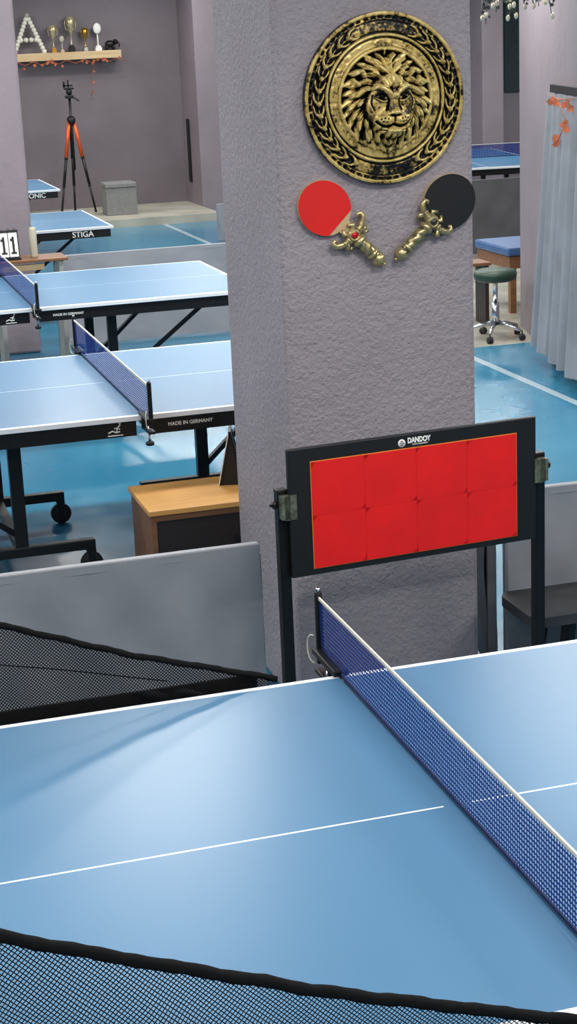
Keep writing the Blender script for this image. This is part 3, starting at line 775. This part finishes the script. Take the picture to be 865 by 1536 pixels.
for sx in (-1,1):
    for sy in (-1,1): mb=MB(); mb.box(sx*.56-.025,sx*.56+.025,sy*.29-.025,sy*.29+.025,0,.36); mk('leg',mb,M_woodb,MT)
WB=emp('wooden_bench',(3.86,9.30,0),label='small low wooden bench with dark plank top',cat='bench')
mb=MB(); mb.box(-.20,.12,-.12,.12,.46,.485,0,None,.004); mk('plank',mb,M_woodb,WB)
for sx in (-.14,.09):
    mb=MB(); mb.box(sx-.015,sx+.015,-.1,.1,0,.46); mk('leg',mb,M_woodd,WB)
boxobj('wall_banner',8.31,8.8,18.86,18.9,1.34,3.1,mat('dark_banner',(38,52,58),.7,var=.1),kind=None,label='dark blue-green banner hanging on the wall',cat='banner')

HP=emp('hanging_greenery',(2.32,5.0,H),label='hanging artificial greenery with small bulb lights',cat='plant')
mb=MB(); mbs=MB(); r=random.Random(12); bulbs=[]
for k in range(22):
    x=r.uniform(-.17,.20); y=r.uniform(-.12,.12); zb=-(H-2.30)-r.uniform(-.09,.05)
    pts=[(x*.3+(x-x*.3)*q,y*q,zb*q) for q in [i/8 for i in range(9)]]
    mbs.tube(pts,.002,5)
    for i in range(26):
        q=r.uniform(.5,1); p=(x*.3+(x*.7)*q+r.uniform(-.02,.02),y*q,zb*q+.02); leaf(mb,p,r.uniform(.012,.022),(r.uniform(-1,1),-1,r.uniform(-.5,.5)),r.uniform(0,6))
    bulbs.append((x,y-.01,zb+r.uniform(0,.05)))
mk('stem',mbs,mat('stem_green',(60,70,54),.7,var=.1),HP); mk('foliage',mb,mat('leaf_green',(62,72,56),.5,var=.4,vs=30),HP)
M_bulb=mat('bulb_glass',(226,214,184),.15,.2,var=0)
for p in bulbs:
    mb=MB(); mb.sphere((0,0,0),.0105,0,8,(1,1,1.5)); mk('bulb',mb,M_bulb,HP,p)

# ---------------------------------------------------------------- lights
def lamp(x,y,e,sx=1.3,sy=.35,z=H):
    E=emp('ceiling_light',(x,y,z),label='rectangular white ceiling light fixture',cat='ceiling light',group='ceiling light fixtures')
    mb=MB(); mb.box(-sx/2-.03,sx/2+.03,-sy/2-.03,sy/2+.03,-.06,0,0,None,.005); mk('housing',mb,M_white,E)
    ld=bpy.data.lights.new('ceiling_light_lamp','AREA'); ld.shape='RECTANGLE'; ld.size=sx; ld.size_y=sy; ld.energy=e; ld.color=(1,.985,.95)
    lo=bpy.data.objects.new('ceiling_light_lamp',ld); lo.location=(0,0,-.07); link(lo,E)
for y,e in ((-2.6,66),(.3,52),(3.0,54),(5.6,76),(8.4,70),(11.5,66),(15.0,64),(18.0,54)):
    for x in (-2.0,.7,3.4):
        if y==3.0 and x==.7: continue
        lamp(x,y,e)
for x in (6.5,9.5):
    for y in (11,15.5): lamp(x,y,68)
w=bpy.data.worlds.new('world'); sc.world=w; w.use_nodes=True; w.node_tree.nodes['Background'].inputs[0].default_value=(.8,.85,1,1); w.node_tree.nodes['Background'].inputs[1].default_value=.3

# ---------------------------------------------------------------- camera
cam=bpy.data.cameras.new('camera'); co=bpy.data.objects.new('camera',cam); COL.objects.link(co)
yaw,pitch,roll=.27541,.27753,-.0444
f=Vector((math.sin(yaw)*math.cos(pitch),math.cos(yaw)*math.cos(pitch),-math.sin(pitch))); r_=Vector((math.cos(yaw),-math.sin(yaw),0)); u=r_.cross(f)
r2=r_*math.cos(roll)+u*math.sin(roll); u2=u*math.cos(roll)-r_*math.sin(roll)
co.matrix_world=Matrix(((r2.x,u2.x,-f.x,-1.14217),(r2.y,u2.y,-f.y,-2.89138),(r2.z,u2.z,-f.z,2.26533),(0,0,0,1)))
cam.sensor_fit='VERTICAL'; cam.sensor_height=36; cam.lens=2532.52*36/1536
cam.clip_end=100
sc.camera=co
